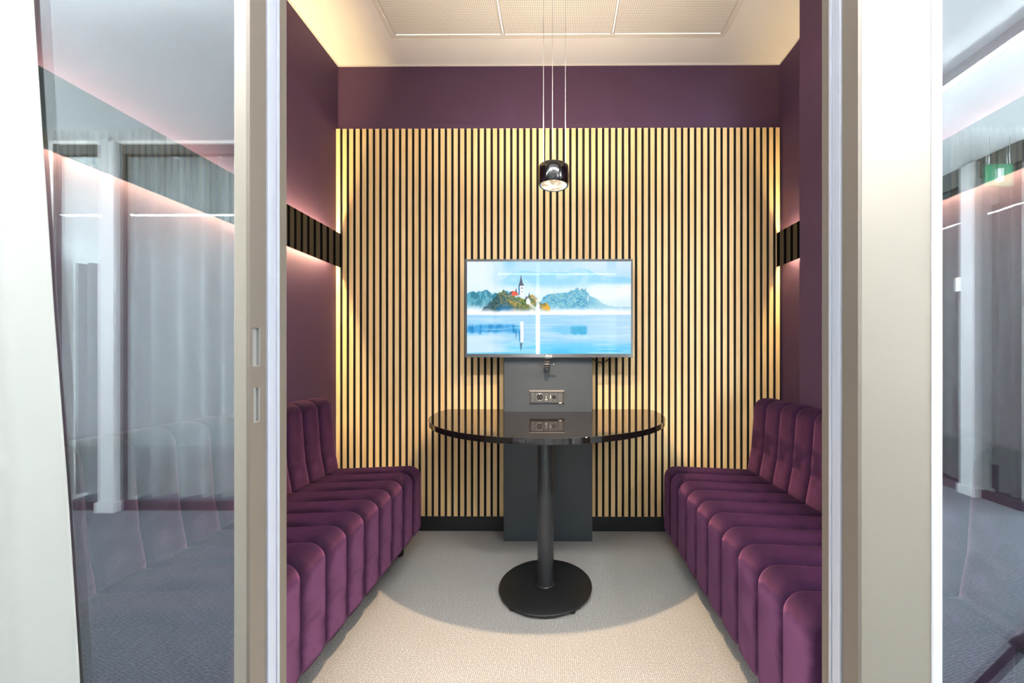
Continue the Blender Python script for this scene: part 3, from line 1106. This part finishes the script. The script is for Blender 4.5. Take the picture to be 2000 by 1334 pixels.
def wavy_curtain(p0, p1, z0, z1, label, waves):
    d = Vector((p1[0] - p0[0], p1[1] - p0[1], 0))
    L = d.length
    d.normalize()
    nrm = Vector((-d.y, d.x, 0))
    n = int(waves * 8)
    ph = random.random() * 6
    vs, fs = [], []
    for i in range(n + 1):
        s = L * i / n
        off = 0.035 * math.sin(2 * PI * waves * i / n + ph + 0.9 * math.sin(i * 0.21)) + 0.012 * math.sin(i * 0.37)
        p = Vector((p0[0], p0[1], 0)) + d * s + nrm * off
        vs += [(p.x, p.y, z0), (p.x, p.y, z1)]
    for i in range(n):
        fs.append((2 * i, 2 * i + 2, 2 * i + 3, 2 * i + 1))
    o = MB().add(vs, fs, True).build('sheer_curtain', M['sheer'])
    return tag(o, label, 'curtain', 'sheer curtains across the corridor')


def glazed_bay_x(idx, x0, x1, label):
    w = thing('window_%d' % idx, ((x0 + x1) / 2, YO, 0), label, 'glass partition', kind='structure')
    xc = (x0 + x1) / 2
    box('pane', M['glass_far'], x0 - xc, x1 - xc, -0.006, 0.0, 0.06, 2.47, w)
    box('skirting', M['plum'], x0 - xc, x1 - xc, -0.03, 0.012, 0.0, 0.06, w)
    box('header', M['header'], x0 - xc, x1 - xc, -0.03, 0.012, 2.47, 2.54, w)
    for xx in (x0 + 0.012, x1 - 0.012):
        box('mullion', M['header'], xx - 0.009 - xc, xx + 0.009 - xc, -0.02, 0.01, 0.06, 2.47, w)
    return w


glazed_bay_x(3, -3.50, -3.145, 'narrow dark glazed bay across the corridor left of the white column')
glazed_bay_x(4, -3.035, -1.0, 'curtained glazing across the corridor right of the white column')
glazed_bay_x(5, -0.9, 1.10, 'glazing across the corridor straight opposite the booth')
mb = MB()
mb.box(-4.30, -3.50, YO - 0.1, YO + 0.01, 0, HH)
mb.box(-3.50, 1.10, YO - 0.1, YO + 0.015, 2.54, HH)
tag(mb.build('wall_opposite', M['white']), 'white wall across the corridor mirrored in the left pane', 'wall', kind='structure')


def column(x0, x1, y0, y1, label):
    c = thing('white_column', ((x0 + x1) / 2, (y0 + y1) / 2, 0), label, 'column')
    dx, dy = (x1 - x0) / 2, (y1 - y0) / 2
    box('shaft', M['column'], -dx, dx, -dy, dy, 0.0, 2.545, c, bevel=0.002)
    box('base', M['column'], -dx - 0.012, dx + 0.012, -dy - 0.012, dy + 0.012, 0.0, 0.07, c, bevel=0.002)
    return c


column(-3.145, -3.035, YO - 0.08, YO + 0.048, 'white column mirrored in the left pane')
column(-1.0, -0.9, YO - 0.08, YO + 0.048, 'white column across the corridor behind the photographer')
column(1.10, 1.22, YO - 0.08, YO + 0.048, 'white corner column where the side corridor begins')
wavy_curtain((-3.52, YO - 0.16), (-3.12, YO - 0.16), 0.06, 1.75, 'short grey sheer curtain in the narrow bay mirrored beside the white column', 3)
wavy_curtain((-3.10, YO - 0.16), (-1.0, YO - 0.16), 0.04, 2.55, 'grey green sheer curtain mirrored in the left pane', 13)
wavy_curtain((-0.98, YO - 0.16), (-0.325, YO - 0.16), 0.04, 2.55, 'narrow grey sheer curtain straight across from the booth', 5)
wavy_curtain((-0.275, YO - 0.16), (1.12, YO - 0.16), 0.04, 2.55, 'wide grey sheer curtain straight across from the booth', 9)
# rooms beyond the opposite glazing: partitions, facade with tall windows
struct('wall_room_side', M['white'], (-10.0, -9.9, -4.0, YF, 0, HH), 'far end wall of the corridor', 'wall')
struct('wall_room_divider', M['white'], (-3.72, -3.62, -5.0, YO - 0.1, 0, HH), 'white dividing wall beyond the corridor glazing', 'wall')
struct('wall_side_corridor', M['white'], (1.12, 1.20, -8.0, YO - 0.08, 0, HH), 'white wall along the side corridor', 'wall')
mb = MB()
for xx in np.arange(-9.9, -3.8, 1.5):  # unseen open bays, set close by to brighten the corridor
    mb.box(xx, xx + 0.09, -3.1, -3.0, 0, HH)
mb.box(-9.9, -3.72, -3.1, -3.0, 0, 0.06)
for xx in np.arange(-3.62, 1.1, 1.25):
    mb.box(xx, xx + 0.16, -5.1, -5.0, 0, HH)
mb.box(-3.62, 1.2, -5.1, -5.0, 0, 0.45)
mb.box(-3.62, 1.2, -5.1, -5.0, 2.45, HH)
tag(mb.build('wall_facade', M['white']), 'window wall across the corridor with unseen left bays added for daylight', 'wall', kind='structure')

# side corridor to the right
XE = 3.2
w6 = thing('window_6', (XE, -2.5, 0), 'curtained glazing of the side corridor mirrored in the right pane', 'glass partition', kind='structure')
box('pane', M['glass_far'], 0.0, 0.006, -5.5, 1.36, 0.06, 2.47, w6)
box('skirting', M['plum'], -0.012, 0.03, -5.5, 1.36, 0.0, 0.06, w6)
box('header', M['header'], -0.012, 0.03, -5.5, 1.36, 2.42, 2.56, w6)
for yy in (-1.4, -0.45, 0.72, 0.96):
    box('mullion', M['header'], -0.01, 0.02, yy, yy + 0.025, 0.06, 2.47, w6)
column(XE - 0.05, XE + 0.08, -1.50, -1.40, 'white column mirrored in the right pane')
wavy_curtain((XE + 0.16, -6.0), (XE + 0.16, -1.55), 0.04, 2.55, 'long grey sheer curtain mirrored behind the column in the right pane', 26)
wavy_curtain((XE + 0.16, -1.40), (XE + 0.16, -1.14), 0.04, 2.55, 'grey sheer curtain at the right edge of the right pane', 2)
sg = thing('door_sign', (XE - 0.012, -1.485, 1.64), 'small pale sign plate mirrored in the right pane', 'sign')
box('plate', M['print'], -0.004, 0.004, -0.085, 0.085, -0.055, 0.055, sg, bevel=0.001)
box('printed_line', M['module'], -0.0048, -0.004, -0.04, 0.05, 0.008, 0.012, sg)
box('printed_line', M['module'], -0.0048, -0.004, -0.04, 0.03, -0.008, -0.004, sg)
ex = thing('exit_sign', (3.0, -1.11, 2.30), 'green emergency sign hanging from the ceiling mirrored in right pane', 'sign')
box('sign_panel', M['green'], -0.09, 0.09, -0.006, 0.006, -0.075, 0.075, ex, bevel=0.002)
box('pictogram', M['print'], -0.018, 0.022, -0.0005, 0.0075, -0.045, 0.045, ex)
MB().tube([(-0.07, 0, 0.07), (-0.07, 0, HH - 2.30)], 0.002, 8).build('hanger', M['bright'], ex)
MB().tube([(0.07, 0, 0.07), (0.07, 0, HH - 2.30)], 0.002, 8).build('hanger', M['bright'], ex)

mb = MB()  # unseen walls and parapet, added to hold daylight off the curtains and carpet
mb.box(4.3, 4.4, -8.0, -1.14, 0, HH)
mb.box(XE + 0.03, 7.0, -1.16, -1.08, 0, HH)
mb.box(XE + 0.03, 4.4, -8.0, -7.9, 0, HH)
mb.box(6.9, 7.0, -1.1, YF, 0, 0.9)
tag(mb.build('wall_daylight_block', M['white']), 'unseen white walls added around the curtained side room to cut daylight', 'wall', kind='structure')

# line lamps in the corridor ceiling
def line_lamp(x0, x1, y0, y1, z, label):
    c = ((x0 + x1) / 2, (y0 + y1) / 2, z)
    l = thing('line_lamp', c, label, 'lamp', 'line lamps of the corridor')
    dx, dy = (x1 - x0) / 2, (y1 - y0) / 2
    box('profile', M['column'], -dx - 0.006, dx + 0.006, -dy - 0.006, dy + 0.006, 0.004, HH - z, l)
    box('diffuser', M['linelamp'], -dx, dx, -dy, dy, -0.002, 0.004, l)


line_lamp(-6.5, 1.6, 0.059, 0.087, 2.50, 'long line lamp running across the corridor ceiling')
line_lamp(2.052, 2.080, -6.0, 0.0, 2.50, 'white line lamp mirrored at the top of the right pane')

# tripod light stand whose leg is mirrored at the lower right
st = thing('tripod_stand', (1.80, 0.29, 0), 'dark tripod stand with one leg mirrored low in the right pane', 'stand')
MB().tube([(0, 0, 0.25), (0, 0, 1.3)], 0.014, 12).build('mast', M['foot'], st)
for a in (180, 310, 40):
    a = math.radians(a)
    ca, sa = math.cos(a), math.sin(a)
    lg_ = MB().tube([(0, 0, 0.52), (0.50 * ca, 0.50 * sa, 0.012)], 0.016, 12).build('leg', M['foot'], st)
    MB().tube([(0.30 * ca, 0.30 * sa, 0.2152), (0.36 * ca, 0.36 * sa, 0.1542)], 0.026, 12).build('leg_clamp', M['foot'], lg_)
    MB().lathe([(0, 0), (0.018, 0), (0.02, 0.012), (0.014, 0.03), (0, 0.03)], 0.50 * ca, 0.50 * sa, 14).build('rubber_foot', M['foot'], lg_)
MB().lathe([(0.014, 0.48), (0.030, 0.49), (0.030, 0.55), (0.014, 0.56)], n=16).build('collar', M['foot'], st)
